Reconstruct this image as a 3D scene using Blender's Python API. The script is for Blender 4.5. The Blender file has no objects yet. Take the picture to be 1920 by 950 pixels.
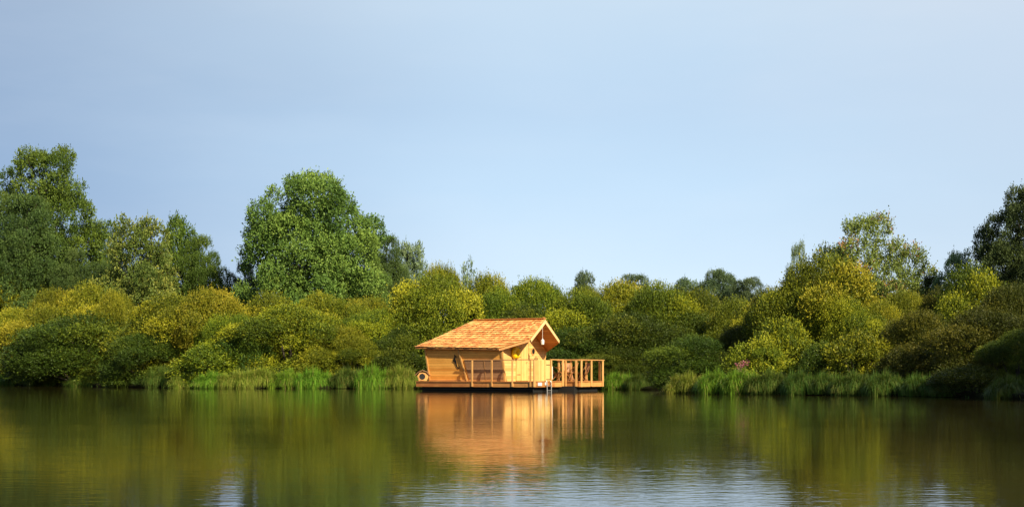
import bpy, math, random
import numpy as np
from mathutils import Vector, Matrix
R = math.radians
scene = bpy.context.scene
col = scene.collection

# ------------------------------------------------------------------ camera, world, sun, exposure
F, HOR, EYE = 2667.0, 699.0, 0.95          # focal length and horizon in photo pixels (1920 wide), eye height in metres
cam_d = bpy.data.cameras.new('camera'); cam = bpy.data.objects.new('camera', cam_d); col.objects.link(cam)
cam.location = (0, 0, EYE); cam.rotation_euler = (R(90), 0, 0)
cam_d.sensor_width = 36; cam_d.lens = 36*F/1920; cam_d.shift_y = (HOR-475)/1920
cam_d.clip_start = 0.1; cam_d.clip_end = 6000
scene.camera = cam

SUN_EL, SUN_AZ = 33.5, 37.0                # elevation; degrees to the right of straight behind the camera
sx, sy, sz = math.sin(R(SUN_AZ))*math.cos(R(SUN_EL)), -math.cos(R(SUN_AZ))*math.cos(R(SUN_EL)), math.sin(R(SUN_EL))
SUN = Vector((sx, sy, sz))
sd = bpy.data.lights.new('sun', 'SUN'); so = bpy.data.objects.new('sun', sd); col.objects.link(so)
sd.energy = 5.0; sd.angle = R(0.6); sd.color = (1.0, 0.86, 0.60)
so.rotation_euler = SUN.to_track_quat('Z', 'Y').to_euler(); so.location = (30, -30, 40)

scene.view_settings.view_transform = 'Standard'; scene.view_settings.look = 'None'
scene.view_settings.exposure = 0.72; scene.view_settings.gamma = 1; scene.view_settings.use_curve_mapping = False
scene.cycles.max_bounces = 6; scene.cycles.diffuse_bounces = 3; scene.cycles.glossy_bounces = 3
scene.cycles.transmission_bounces = 3; scene.cycles.use_denoising = True
scene.cycles.caustics_reflective = False; scene.cycles.caustics_refractive = False


class NT:
    """small helper for node trees"""
    def __init__(s, tree): s.t = tree; tree.nodes.clear()
    def n(s, kind, ins=None, **props):
        nd = s.t.nodes.new(kind)
        for k, v in props.items(): setattr(nd, k, v)
        for k, v in (ins or {}).items():
            if isinstance(v, bpy.types.NodeSocket): s.t.links.new(v, nd.inputs[k])
            else: nd.inputs[k].default_value = v
        return nd
    def ramp(s, fac, stops, interp='LINEAR'):
        nd = s.n('ShaderNodeValToRGB', {'Fac': fac}); cr = nd.color_ramp; cr.interpolation = interp
        while len(cr.elements) > 1: cr.elements.remove(cr.elements[-1])
        cr.elements[0].position = stops[0][0]; cr.elements[0].color = (*stops[0][1], 1)
        for p, c in stops[1:]:
            e = cr.elements.new(p); e.color = (*c, 1)
        return nd.outputs[0]
    def math(s, op, a, b=None, c=None):
        ins = {0: a}
        if b is not None: ins[1] = b
        if c is not None: ins[2] = c
        return s.n('ShaderNodeMath', ins, operation=op).outputs[0]
    def noise(s, vec, scale, detail=3.0, rough=0.5, out=0):
        return s.n('ShaderNodeTexNoise', {'Vector': vec, 'Scale': scale, 'Detail': detail, 'Roughness': rough}).outputs[out]
    def mix(s, fac, a, b, blend='MIX'):
        nd = s.n('ShaderNodeMix', data_type='RGBA', blend_type=blend)
        for i, v in ((0, fac), (6, a), (7, b)):
            if isinstance(v, bpy.types.NodeSocket): s.t.links.new(v, nd.inputs[i])
            else: nd.inputs[i].default_value = v if i == 0 else (*v, 1)
        return nd.outputs[2]


def g(r, gg, b):                            # sRGB 0-255 -> linear
    f = lambda c: c/12.92 if c <= 0.04045 else ((c+0.055)/1.055)**2.4
    return (f(r/255), f(gg/255), f(b/255))

world = bpy.data.worlds.new('World'); scene.world = world; world.use_nodes = True
w = NT(world.node_tree)
sky = w.n('ShaderNodeTexSky', sky_type='NISHITA', sun_disc=False, sun_elevation=R(SUN_EL),
          sun_rotation=math.atan2(sx, sy), altitude=50, air_density=1.0, dust_density=1.2, ozone_density=1.5)
bgA = w.n('ShaderNodeBackground', {'Color': sky.outputs[0], 'Strength': 0.06})
tc = w.n('ShaderNodeTexCoord'); D = tc.outputs['Generated']
sep = w.n('ShaderNodeSeparateXYZ', {'Vector': D})
# a thin rain-cloud veil: pale blue low down, slate blue higher, paler again towards the top
elev = sep.outputs['Z']
nz = w.noise(w.n('ShaderNodeMapping', {'Vector': D, 'Scale': (1.2, 1.2, 3.0)}).outputs[0], 1.6, 3.0, 0.45)
nz2 = w.noise(w.n('ShaderNodeMapping', {'Vector': D, 'Scale': (1.0, 1.0, 2.2), 'Location': (3.1, 0, 1.7)}).outputs[0], 4.0, 4.0, 0.5)
wob = w.math('MULTIPLY_ADD', w.math('SUBTRACT', nz2, 0.5), 0.06, elev)
clear = w.ramp(wob, [(0.0, g(212, 230, 242)), (0.06, g(203, 224, 241)), (0.13, g(186, 212, 235)), (0.19, g(178, 203, 227)), (0.26, g(188, 208, 226)), (0.5, g(170, 188, 214)), (1.0, g(140, 165, 205))])
# the veil is darker to the left (west side) and pale at the upper right
side = w.math('MULTIPLY_ADD', sep.outputs['X'], 1.0, 0.0)
leftness = w.n('ShaderNodeMapRange', {'Value': w.math('MULTIPLY_ADD', w.math('SUBTRACT', nz, 0.5), 0.25, side), 'From Min': 0.03, 'From Max': -0.32, 'To Min': 0.0, 'To Max': 1.0}, interpolation_type='SMOOTHSTEP').outputs[0]
rightness = w.n('ShaderNodeMapRange', {'Value': w.math('MULTIPLY_ADD', w.math('SUBTRACT', nz2, 0.5), 0.22, side), 'From Min': 0.10, 'From Max': 0.38, 'To Min': 0.0, 'To Max': 1.0}, interpolation_type='SMOOTHSTEP').outputs[0]
slate = w.ramp(wob, [(0.0, g(158, 184, 212)), (0.10, g(135, 162, 196)), (0.20, g(137, 160, 190)), (0.27, g(150, 168, 192)), (1.0, g(130, 150, 185))])
pale = w.ramp(wob, [(0.0, g(196, 213, 228)), (0.13, g(184, 203, 222)), (0.22, g(190, 205, 222)), (0.28, g(198, 208, 221)), (1.0, g(160, 178, 205))])
c1 = w.mix(w.math('MULTIPLY', leftness, 0.9), clear, slate)
c2 = w.mix(w.math('MULTIPLY', rightness, 0.75), c1, pale)
wisp = w.noise(w.n('ShaderNodeMapping', {'Vector': D, 'Scale': (1.0, 1.0, 4.5), 'Rotation': (0, R(12), 0)}).outputs[0], 6.0, 5.0, 0.55)
c2 = w.mix(w.math('MULTIPLY', w.n('ShaderNodeMapRange', {'Value': wisp, 'From Min': 0.45, 'From Max': 0.85}).outputs[0], 0.10), c2, g(222, 228, 236))
bgB = w.n('ShaderNodeBackground', {'Color': c2, 'Strength': 0.73})
# clouds cover the part of the sky away from the sun
cover = w.n('ShaderNodeMapRange', {'Value': sep.outputs['Y'], 'From Min': -0.3, 'From Max': 0.45, 'To Min': 0.15, 'To Max': 0.97}).outputs[0]
mx = w.n('ShaderNodeMixShader', {0: cover, 1: bgA.outputs[0], 2: bgB.outputs[0]})
w.n('ShaderNodeOutputWorld', {'Surface': mx.outputs[0]})

# ------------------------------------------------------------------ helpers
def tag(o, label=None, cat=None, group=None, kind=None):
    if label: o['label'] = label
    if cat: o['category'] = cat
    if group: o['group'] = group
    if kind: o['kind'] = kind
    return o

def empty(name, loc=(0, 0, 0), rz=0):
    o = bpy.data.objects.new(name, None); col.objects.link(o)
    o.location = loc; o.rotation_euler = (0, 0, rz); o.empty_display_size = 0.3
    return o

def child(name, me, mat, parent=None):
    o = bpy.data.objects.new(name, me); col.objects.link(o)
    if mat is not None:
        if len(me.materials) == 0: me.materials.append(mat)
    if parent is not None: o.parent = parent
    return o

def set_mat(o, mat):
    o.material_slots[0].link = 'OBJECT'; o.material_slots[0].material = mat

def np_mesh(name, V, Fq, tint=None, smooth=False):
    """V (n,3), Fq (m,k) all faces with k corners"""
    me = bpy.data.meshes.new(name); V = np.asarray(V, np.float32); Fq = np.asarray(Fq, np.int32)
    m, k = Fq.shape
    me.vertices.add(len(V)); me.vertices.foreach_set('co', V.ravel())
    me.loops.add(m*k); me.loops.foreach_set('vertex_index', Fq.ravel())
    me.polygons.add(m); me.polygons.foreach_set('loop_start', np.arange(m, dtype=np.int32)*k)
    try: me.polygons.foreach_set('loop_total', np.full(m, k, np.int32))
    except Exception: pass
    me.update(calc_edges=True)
    if tint is not None:
        a = me.attributes.new('tint', 'FLOAT', 'FACE'); a.data.foreach_set('value', np.asarray(tint, np.float32))
    if smooth: me.polygons.foreach_set('use_smooth', np.ones(m, bool))
    return me


class MB:
    """collects simple solids into one mesh"""
    def __init__(s): s.v = []; s.f = []; s.t = []
    def add(s, vs, fs, t=0.5):
        b = len(s.v); s.v += [tuple(map(float, p)) for p in vs]
        s.f += [[b+i for i in f] for f in fs]; s.t += [t]*len(fs)
    def box(s, c, d, rot=None, t=0.5, bev=0.0):
        x, y, z = d[0]/2, d[1]/2, d[2]/2
        if bev > 0:
            b = min(bev, x*.45, y*.45, z*.45); pts = []
            for sx_ in (-1, 1):
                for sy_ in (-1, 1):
                    for sz_ in (-1, 1):
                        pts += [(sx_*(x-b), sy_*(y-b), sz_*z), (sx_*(x-b), sy_*y, sz_*(z-b)), (sx_*x, sy_*(y-b), sz_*(z-b))]
            idx = {}
            k = 0
            for a in (-1, 1):
                for b_ in (-1, 1):
                    for c_ in (-1, 1): idx[(a, b_, c_)] = k; k += 3
            I = lambda a, b_, c_, w_: idx[(a, b_, c_)]+w_
            fs = []
            for q in (-1, 1):
                fs.append([I(-1, -1, q, 0), I(1, -1, q, 0), I(1, 1, q, 0), I(-1, 1, q, 0)])
                fs.append([I(-1, q, -1, 1), I(1, q, -1, 1), I(1, q, 1, 1), I(-1, q, 1, 1)])
                fs.append([I(q, -1, -1, 2), I(q, 1, -1, 2), I(q, 1, 1, 2), I(q, -1, 1, 2)])
            for q in (-1, 1):
                for r_ in (-1, 1):
                    fs.append([I(q, r_, -1, 1), I(q, r_, 1, 1), I(q, r_, 1, 2), I(q, r_, -1, 2)])
                    fs.append([I(q, -1, r_, 0), I(q, 1, r_, 0), I(q, 1, r_, 2), I(q, -1, r_, 2)])
                    fs.append([I(-1, q, r_, 0), I(1, q, r_, 0), I(1, q, r_, 1), I(-1, q, r_, 1)])
                    for u_ in (-1, 1): fs.append([I(q, r_, u_, 0), I(q, r_, u_, 1), I(q, r_, u_, 2)])
        else:
            pts = [(i*x, j*y, k*z) for i in (-1, 1) for j in (-1, 1) for k in (-1, 1)]
            fs = [[0, 1, 3, 2], [4, 6, 7, 5], [0, 4, 5, 1], [2, 3, 7, 6], [0, 2, 6, 4], [1, 5, 7, 3]]
        M_ = rot if rot is not None else Matrix.Identity(3)
        c = Vector(c)
        s.add([c + M_ @ Vector(p) for p in pts], fs, t)
    def bar(s, a, b, wd, dp, up=(0, 0, 1), t=0.5, bev=0.0):
        a, b = Vector(a), Vector(b); d = b-a; L = d.length; z = d.normalized(); u = Vector(up)
        x = u.cross(z)
        if x.length < 1e-4: x = Vector((1, 0, 0)).cross(z)
        x.normalize(); y = z.cross(x)
        s.box((a+b)/2, (wd, dp, L), Matrix((x, y, z)).transposed(), t, bev)
    def tube(s, pts, rad, n=8, t=0.5, cap=True):
        pts = [Vector(p) for p in pts]; rs = rad if hasattr(rad, '__len__') else [rad]*len(pts)
        vs = []; fs = []; px_ = None
        for i, p in enumerate(pts):
            d = (pts[min(i+1, len(pts)-1)]-pts[max(i-1, 0)]).normalized()
            if px_ is None:
                px_ = d.cross(Vector((0.3, 0.2, 1))); px_ = px_ if px_.length > 1e-3 else d.cross(Vector((1, 0, 0)))
            x = (px_ - d*px_.dot(d)).normalized(); px_ = x; y = d.cross(x)
            for k in range(n):
                a = 2*math.pi*k/n; vs.append(p + (x*math.cos(a)+y*math.sin(a))*rs[i])
        for i in range(len(pts)-1):
            for k in range(n):
                fs.append([i*n+k, i*n+(k+1) % n, (i+1)*n+(k+1) % n, (i+1)*n+k])
        if cap: fs += [list(range(n))[::-1], [(len(pts)-1)*n+k for k in range(n)]]
        s.add(vs, fs, t)
    def prism(s, poly, off, t=0.5):
        """poly: planar loop of 3-D points, off: thickness vector"""
        n = len(poly); off = Vector(off); P = [Vector(p) for p in poly]
        s.add(P+[p+off for p in P], [list(range(n))[::-1], list(range(n, 2*n))]+[[i, (i+1) % n, n+(i+1) % n, n+i] for i in range(n)], t)
    def mesh(s, name, smooth=False):
        me = bpy.data.meshes.new(name); me.from_pydata(s.v, [], s.f); me.update()
        a = me.attributes.new('tint', 'FLOAT', 'FACE'); a.data.foreach_set('value', np.array(s.t, np.float32))
        if smooth: me.polygons.foreach_set('use_smooth', [True]*len(me.polygons))
        import bmesh
        bm = bmesh.new(); bm.from_mesh(me); bmesh.ops.recalc_face_normals(bm, faces=bm.faces); bm.to_mesh(me); bm.free()
        return me
    def build(s, name, mat, parent=None, smooth=False): return child(name, s.mesh(name, smooth), mat, parent)


def material(name):
    m = bpy.data.materials.new(name); m.use_nodes = True; return m, NT(m.node_tree)

def wood(name, c_lo, c_hi, grain='Z', board=0.0, axis=2, rough=0.55, dirt=0.25, tint_amt=0.5):
    """grain along the local axis 'grain'; boards of the given width stacked along local 'axis' (0 = plain timber)"""
    m, t = material(name)
    oc = t.n('ShaderNodeTexCoord').outputs['Object']
    sc = {'X': (1.5, 26, 26), 'Y': (26, 1.5, 26), 'Z': (26, 26, 1.5)}[grain]
    gr = t.noise(t.n('ShaderNodeMapping', {'Vector': oc, 'Scale': sc}).outputs[0], 1.0, 5, 0.6)
    big = t.noise(oc, 1.7, 4, 0.6)
    tint = t.n('ShaderNodeAttribute', attribute_name='tint').outputs['Fac']
    fac = t.math('MULTIPLY_ADD', t.math('SUBTRACT', gr, 0.5), 0.9, t.math('MULTIPLY_ADD', t.math('SUBTRACT', big, 0.5), 0.9, 0.5))
    fac = t.math('ADD', fac, t.math('MULTIPLY', t.math('SUBTRACT', tint, 0.5), tint_amt))
    h = gr
    if board > 0:
        cs = t.n('ShaderNodeSeparateXYZ', {'Vector': oc}).outputs[axis]
        q = t.math('DIVIDE', cs, board); fl = t.math('FLOOR', q); fr = t.math('FRACT', q)
        wn = t.n('ShaderNodeTexWhiteNoise', {'W': fl}, noise_dimensions='1D').outputs[0]
        fac = t.math('ADD', fac, t.math('MULTIPLY', t.math('SUBTRACT', wn, 0.5), 0.85))
        groove = t.math('MINIMUM', t.math('MULTIPLY', fr, 14.0), t.math('MULTIPLY', t.math('SUBTRACT', 1.0, fr), 14.0))
        groove = t.math('MINIMUM', groove, 1.0)
        h = t.math('MULTIPLY_ADD', groove, 1.6, gr)
    base = t.ramp(fac, [(0.1, c_lo), (0.9, c_hi)])
    if board > 0: base = t.mix(t.math('MULTIPLY', t.math('SUBTRACT', 1.0, groove), 0.85), base, tuple(x*0.3 for x in c_lo))
    kn = t.noise(t.n('ShaderNodeMapping', {'Vector': oc, 'Scale': (3, 3, 3)}).outputs[0], 1.0, 6, 0.7)
    dm = t.n('ShaderNodeMapRange', {'Value': kn, 'From Min': 0.55, 'From Max': 0.75}).outputs[0]
    base = t.mix(t.math('MULTIPLY', dm, dirt), base, tuple(x*0.45 for x in c_lo))
    bp = t.n('ShaderNodeBump', {'Height': h, 'Strength': 0.5, 'Distance': 0.006})
    b = t.n('ShaderNodeBsdfPrincipled', {'Base Color': base, 'Roughness': rough, 'Normal': bp.outputs[0]})
    t.n('ShaderNodeOutputMaterial', {'Surface': b.outputs[0]}); return m

def plain(name, c, rough=0.5, metal=0.0, var=0.15):
    m, t = material(name); oc = t.n('ShaderNodeTexCoord').outputs['Object']
    nn = t.noise(oc, 9.0, 4, 0.6)
    base = t.mix(t.math('MULTIPLY', nn, var*2), c, tuple(x*0.55 for x in c))
    b = t.n('ShaderNodeBsdfPrincipled', {'Base Color': base, 'Roughness': rough, 'Metallic': metal})
    t.n('ShaderNodeOutputMaterial', {'Surface': b.outputs[0]}); return m

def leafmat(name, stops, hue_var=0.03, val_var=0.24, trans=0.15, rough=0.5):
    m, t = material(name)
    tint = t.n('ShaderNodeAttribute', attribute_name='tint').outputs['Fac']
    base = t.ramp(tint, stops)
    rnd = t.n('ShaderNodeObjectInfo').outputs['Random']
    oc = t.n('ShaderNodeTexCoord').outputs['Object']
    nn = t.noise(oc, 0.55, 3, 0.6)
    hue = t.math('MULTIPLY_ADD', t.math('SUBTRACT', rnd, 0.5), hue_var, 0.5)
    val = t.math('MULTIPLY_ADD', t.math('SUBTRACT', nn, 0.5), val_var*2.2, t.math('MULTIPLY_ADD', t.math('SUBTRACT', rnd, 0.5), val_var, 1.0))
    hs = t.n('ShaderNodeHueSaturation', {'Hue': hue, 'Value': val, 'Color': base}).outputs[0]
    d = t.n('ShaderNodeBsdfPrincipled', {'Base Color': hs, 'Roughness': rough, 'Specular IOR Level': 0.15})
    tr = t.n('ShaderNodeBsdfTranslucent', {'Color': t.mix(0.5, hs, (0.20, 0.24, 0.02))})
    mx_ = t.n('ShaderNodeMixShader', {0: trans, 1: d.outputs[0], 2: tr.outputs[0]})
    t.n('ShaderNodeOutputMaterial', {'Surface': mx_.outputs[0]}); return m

# ------------------------------------------------------------------ materials
M = {}
M['wall'] = wood('larch_cladding', (0.66, 0.28, 0.045), (0.90, 0.46, 0.10), 'X', 0.135, 2)
M['gable'] = wood('larch_cladding_end', (0.60, 0.34, 0.10), (0.80, 0.53, 0.20), 'Y', 0.135, 2)
M['vert'] = wood('larch_upright_boards', (0.60, 0.35, 0.10), (0.82, 0.55, 0.20), 'Z', 0.11, 1)
M['shutter'] = wood('weathered_shutter', (0.26, 0.13, 0.06), (0.40, 0.22, 0.11), 'X', 0.10, 2)
M['timber'] = wood('larch_timber', (0.45, 0.22, 0.06), (0.70, 0.40, 0.14), 'Z')
M['timber_x'] = wood('larch_beam', (0.42, 0.19, 0.055), (0.66, 0.36, 0.12), 'X')
M['fascia'] = wood('fascia_boards', (0.34, 0.12, 0.03), (0.58, 0.28, 0.08), 'X', 0.0, dirt=0.5, tint_amt=0.9)
M['fascia_y'] = wood('fascia_boards_end', (0.40, 0.15, 0.04), (0.66, 0.33, 0.10), 'Y', 0.0, dirt=0.5, tint_amt=0.9)
M['soffit'] = wood('soffit_boards', (0.40, 0.15, 0.035), (0.60, 0.28, 0.08), 'X', 0.12, 1)
M['verge'] = wood('pale_verge_board', (0.60, 0.40, 0.17), (0.82, 0.60, 0.30), 'Y', 0.0, dirt=0.1)
M['shingle'] = wood('cedar_shingles', (0.60, 0.21, 0.05), (0.92, 0.56, 0.18), 'Y', 0.0, dirt=0.3, tint_amt=1.0)
M['rail'] = wood('rail_timber', (0.28, 0.13, 0.05), (0.45, 0.24, 0.09), 'X')
M['chair'] = wood('teak_chair', (0.28, 0.11, 0.035), (0.42, 0.19, 0.06), 'Z')
M['black'] = plain('black_metal', (0.012, 0.011, 0.010), 0.45)
M['hull'] = plain('dark_float', (0.010, 0.011, 0.012), 0.6)
M['yellow'] = plain('yellow_foam', (0.86, 0.58, 0.01), 0.45, var=0.05)
M['white'] = plain('white_enamel', (0.80, 0.78, 0.74), 0.4, var=0.06)
M['alu'] = plain('aluminium', (0.62, 0.62, 0.62), 0.35, 0.7)
M['glass'] = plain('dark_glass', (0.015, 0.017, 0.02), 0.06)
M['bark'] = plain('bark', (0.075, 0.055, 0.038), 0.9, var=0.4)
M['bark_dark'] = plain('willow_bark', (0.045, 0.036, 0.025), 0.9, var=0.4)
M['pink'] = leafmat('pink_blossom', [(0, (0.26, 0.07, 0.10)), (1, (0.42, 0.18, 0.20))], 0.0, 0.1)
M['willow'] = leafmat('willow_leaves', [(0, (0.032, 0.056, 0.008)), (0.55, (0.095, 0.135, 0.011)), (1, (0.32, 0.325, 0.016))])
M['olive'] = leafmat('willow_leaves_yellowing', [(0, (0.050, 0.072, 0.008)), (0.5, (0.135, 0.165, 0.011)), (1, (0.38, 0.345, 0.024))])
M['deep'] = leafmat('willow_leaves_deep_green', [(0, (0.020, 0.040, 0.007)), (0.6, (0.052, 0.086, 0.010)), (1, (0.13, 0.16, 0.012))])  # dark foliage, deepened further so its colour carries the shade of low bushes
M['brown'] = leafmat('bush_leaves_brownish', [(0, (0.022, 0.032, 0.006)), (0.6, (0.055, 0.066, 0.010)), (1, (0.13, 0.12, 0.012))])  # brownish leaves with the near bank's shade also put into the dark colour
M['oak'] = leafmat('oak_leaves', [(0, (0.030, 0.062, 0.010)), (0.6, (0.065, 0.125, 0.018)), (1, (0.13, 0.20, 0.025))])
M['greygreen'] = leafmat('grey_green_leaves', [(0, (0.030, 0.058, 0.016)), (0.6, (0.062, 0.105, 0.025)), (1, (0.11, 0.16, 0.036))])
M['maple'] = leafmat('maple_leaves', [(0, (0.045, 0.098, 0.022)), (0.6, (0.11, 0.20, 0.038)), (1, (0.21, 0.31, 0.055))])
M['seedtree'] = leafmat('yellowing_ash_leaves', [(0, (0.045, 0.080, 0.016)), (0.5, (0.11, 0.145, 0.028)), (1, (0.26, 0.26, 0.05))])
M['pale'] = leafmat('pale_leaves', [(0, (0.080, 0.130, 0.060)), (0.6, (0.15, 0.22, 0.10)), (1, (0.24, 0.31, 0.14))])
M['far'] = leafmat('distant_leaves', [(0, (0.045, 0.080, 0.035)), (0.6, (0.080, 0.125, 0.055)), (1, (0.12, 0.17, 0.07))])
M['redtip'] = leafmat('reddening_leaves', [(0, (0.080, 0.110, 0.025)), (0.66, (0.18, 0.24, 0.05)), (0.90, (0.24, 0.26, 0.05)), (0.96, (0.30, 0.17, 0.06)), (1, (0.36, 0.15, 0.08))])
M['dark'] = leafmat('dark_poplar_leaves', [(0, (0.020, 0.036, 0.014)), (0.6, (0.045, 0.070, 0.024)), (1, (0.08, 0.11, 0.03))])
M['sedge'] = leafmat('sedge_blades', [(0, (0.065, 0.14, 0.014)), (0.6, (0.15, 0.30, 0.022)), (0.9, (0.26, 0.36, 0.04)), (1, (0.34, 0.25, 0.10))])
M['sedge_yellow'] = leafmat('sedge_blades_straw', [(0, (0.08, 0.13, 0.016)), (0.55, (0.19, 0.25, 0.025)), (1, (0.38, 0.32, 0.08))])
M['sedge_dark'] = leafmat('sedge_blades_dark', [(0, (0.040, 0.085, 0.014)), (0.6, (0.085, 0.16, 0.022)), (1, (0.20, 0.20, 0.05))])

# ------------------------------------------------------------------ ground and water
SHORE = [(-62, 128), (-39.6, 110), (-32, 103.5), (-23.5, 92.5), (-18.3, 87.6), (-12, 87), (-5.9, 86.5), (0, 86), (5.6, 83), (8.4, 80.5), (8.6, 74),
         (7.6, 67.5), (9.5, 64.6), (12.5, 62), (15.5, 59), (17.7, 56.3), (18.6, 51.7), (22, 44), (30, 33), (44, 18), (54, 0), (58, -60), (-150, -60), (-150, 110), (-95, 140)]
SP = np.array(SHORE, float)
def shore_sd(x, y):
    """signed distance to the waterline, positive on land"""
    x = np.asarray(x, float); y = np.asarray(y, float); d = np.full(x.shape, 1e9); inside = np.zeros(x.shape, bool)
    n = len(SP)
    for i in range(n):
        ax, ay = SP[i]; bx, by = SP[(i+1) % n]; ex, ey = bx-ax, by-ay
        tt = np.clip(((x-ax)*ex+(y-ay)*ey)/(ex*ex+ey*ey), 0, 1)
        d = np.minimum(d, np.hypot(x-ax-tt*ex, y-ay-tt*ey))
        c = ((ay > y) != (by > y)) & (x < (bx-ax)*(y-ay)/((by-ay) if by != ay else 1e-9)+ax)
        inside ^= c
    return np.where(inside, -d, d)

def ground_z(x, y):
    s = shore_sd(x, y); x = np.asarray(x, float); y = np.asarray(y, float)
    wob = 0.05*np.sin(x*1.3+y*0.7)*np.sin(y*1.1-x*0.4)
    land = 0.02+0.38*(1-np.exp(-np.maximum(s, 0)/1.4))+0.006*np.clip(s, 0, 80)+wob*np.clip(s, 0, 1)
    return np.where(s > 0, land, np.maximum(-1.2, 0.02+s*0.35))

xs = np.concatenate([[-3000, -1200, -600, -300, -200], np.arange(-160, -64, 6), np.arange(-64, 64, 0.7), np.arange(64, 130, 6), [200, 400, 900, 3000]])
ys = np.concatenate([[-3000, -900, -300, -120], np.arange(-90, 30, 6), np.arange(30, 140, 0.7), np.arange(140, 220, 8), [300, 500, 900, 1600, 3500]])
GX, GY = np.meshgrid(xs, ys); Z = ground_z(GX, GY)
V = np.stack([GX, GY, Z], -1).reshape(-1, 3); nx, ny = len(xs), len(ys)
ii, jj = np.meshgrid(np.arange(nx-1), np.arange(ny-1)); b0 = (jj*nx+ii).ravel()
FQ = np.stack([b0, b0+1, b0+nx+1, b0+nx], 1)
m, t = material('marsh_soil'); gp = t.n('ShaderNodeNewGeometry').outputs['Position']
gb = t.ramp(t.noise(gp, 0.8, 6, 0.65), [(0.3, (0.010, 0.008, 0.005)), (0.55, (0.016, 0.018, 0.007)), (0.75, (0.03, 0.036, 0.010))])
bp = t.n('ShaderNodeBump', {'Height': t.noise(gp, 7.0, 5, 0.7), 'Strength': 0.8, 'Distance': 0.08})
t.n('ShaderNodeOutputMaterial', {'Surface': t.n('ShaderNodeBsdfPrincipled', {'Base Color': gb, 'Roughness': 1.0, 'Specular IOR Level': 0.05, 'Normal': bp.outputs[0]}).outputs[0]})
tag(child('ground', np_mesh('ground', V, FQ, smooth=True), m), kind='structure')

# dark peaty ledge that the water has cut into the bank
rng = np.random.default_rng(5); pl = []
for i in range(0, 18):
    a_, c_ = SP[i], SP[i+1]; L_ = np.hypot(*(c_-a_)); q = np.arange(0, L_, .25)/L_
    pl.append(a_+(c_-a_)*q[:, None])
pl = np.concatenate(pl); tg = np.gradient(pl, axis=0)
for _ in range(6): tg[1:-1] = (tg[:-2]+tg[1:-1]+tg[2:])/3
nrm_ = np.stack([-tg[:, 1], tg[:, 0]], 1); nrm_ /= np.linalg.norm(nrm_, axis=1, keepdims=True)
jit = np.convolve(rng.normal(size=len(pl)), np.ones(5)/5, 'same')*.22
hgt = .13+np.convolve(rng.random(len(pl)), np.ones(4)/4, 'same')*.10
prof_ = [(-.02, -.5), (0, -.02), (-.05, .06), (0.02, 1.0), (.25, 1.15), (.8, 1.3), (1.6, .8)]
rows_ = []
for o_, z_ in prof_:
    P_ = pl+nrm_*(o_+jit*(1 if o_ < .5 else .4)+.0)[:, None]; rows_.append(np.column_stack([P_, hgt*z_ if z_ > .5 else np.full(len(pl), z_)]))
V = np.stack(rows_, 1); npf = len(prof_); kk = np.arange(len(pl)-1)[:, None]*npf+np.arange(npf-1)[None]
kk = kk.ravel(); tag(child('bank', np_mesh('bank', V.reshape(-1, 3), np.stack([kk, kk+npf, kk+npf+1, kk+1], 1), smooth=True), m), kind='structure')

m, t = material('pond_water'); gp = t.n('ShaderNodeNewGeometry').outputs['Position']
def wn(sx_, sy_, sc_, det=2.0, rot=0.0):
    return t.noise(t.n('ShaderNodeMapping', {'Vector': gp, 'Scale': (sx_, sy_, 1), 'Rotation': (0, 0, rot)}).outputs[0], sc_, det, 0.5)
swell = wn(0.35, 1.0, 1.1, 2.0, 0.05)
rip = wn(0.8, 1.5, 5.0, 2.0, -0.1)
fine = wn(1.0, 1.3, 14.0, 2.0, 0.2)
patch = t.n('ShaderNodeMapRange', {'Value': wn(0.35, 1.0, 0.16, 3.0, 0.08), 'From Min': 0.40, 'From Max': 0.68}, interpolation_type='SMOOTHSTEP').outputs[0]
ps = t.n('ShaderNodeSeparateXYZ', {'Vector': gp})
h = t.math('MULTIPLY', swell, 0.0026)
h = t.math('MULTIPLY_ADD', rip, t.math('MULTIPLY_ADD', patch, 0.0014, 0.0014), h)
h = t.math('MULTIPLY_ADD', fine, t.math('MULTIPLY_ADD', patch, 0.0005, 0.0003), h)
bp = t.n('ShaderNodeBump', {'Height': h, 'Strength': 1.0, 'Distance': 1.0})
silt = t.ramp(t.noise(gp, 0.12, 3, 0.5), [(0.35, (0.016, 0.013, 0.004)), (0.65, (0.030, 0.024, 0.007))])
t.n('ShaderNodeOutputMaterial', {'Surface': t.n('ShaderNodeBsdfPrincipled', {'Base Color': silt, 'Roughness': 0.045, 'IOR': 1.33, 'Normal': bp.outputs[0]}).outputs[0]})
wv = [(-160, -70, 0), (75, -70, 0), (75, 150, 0), (-160, 150, 0)]
tag(child('pond_water', np_mesh('pond_water', wv, [[0, 1, 2, 3]]), m), kind='structure')

# ------------------------------------------------------------------ floating cabin
TH, OX, OY, DZ = R(29.0), -0.36, 74.0, 0.52
CS = (0.94, 1.24, 1.0)
cab = empty('floating_cabin', (OX, OY, DZ), -TH); cab.scale = CS
tag(cab, 'small orange timber cabin with shingled roof on a floating deck with railings', 'houseboat')

def lerp(a, b, k): return tuple(a[i]+(b[i]-a[i])*k for i in range(len(a)))

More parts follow.
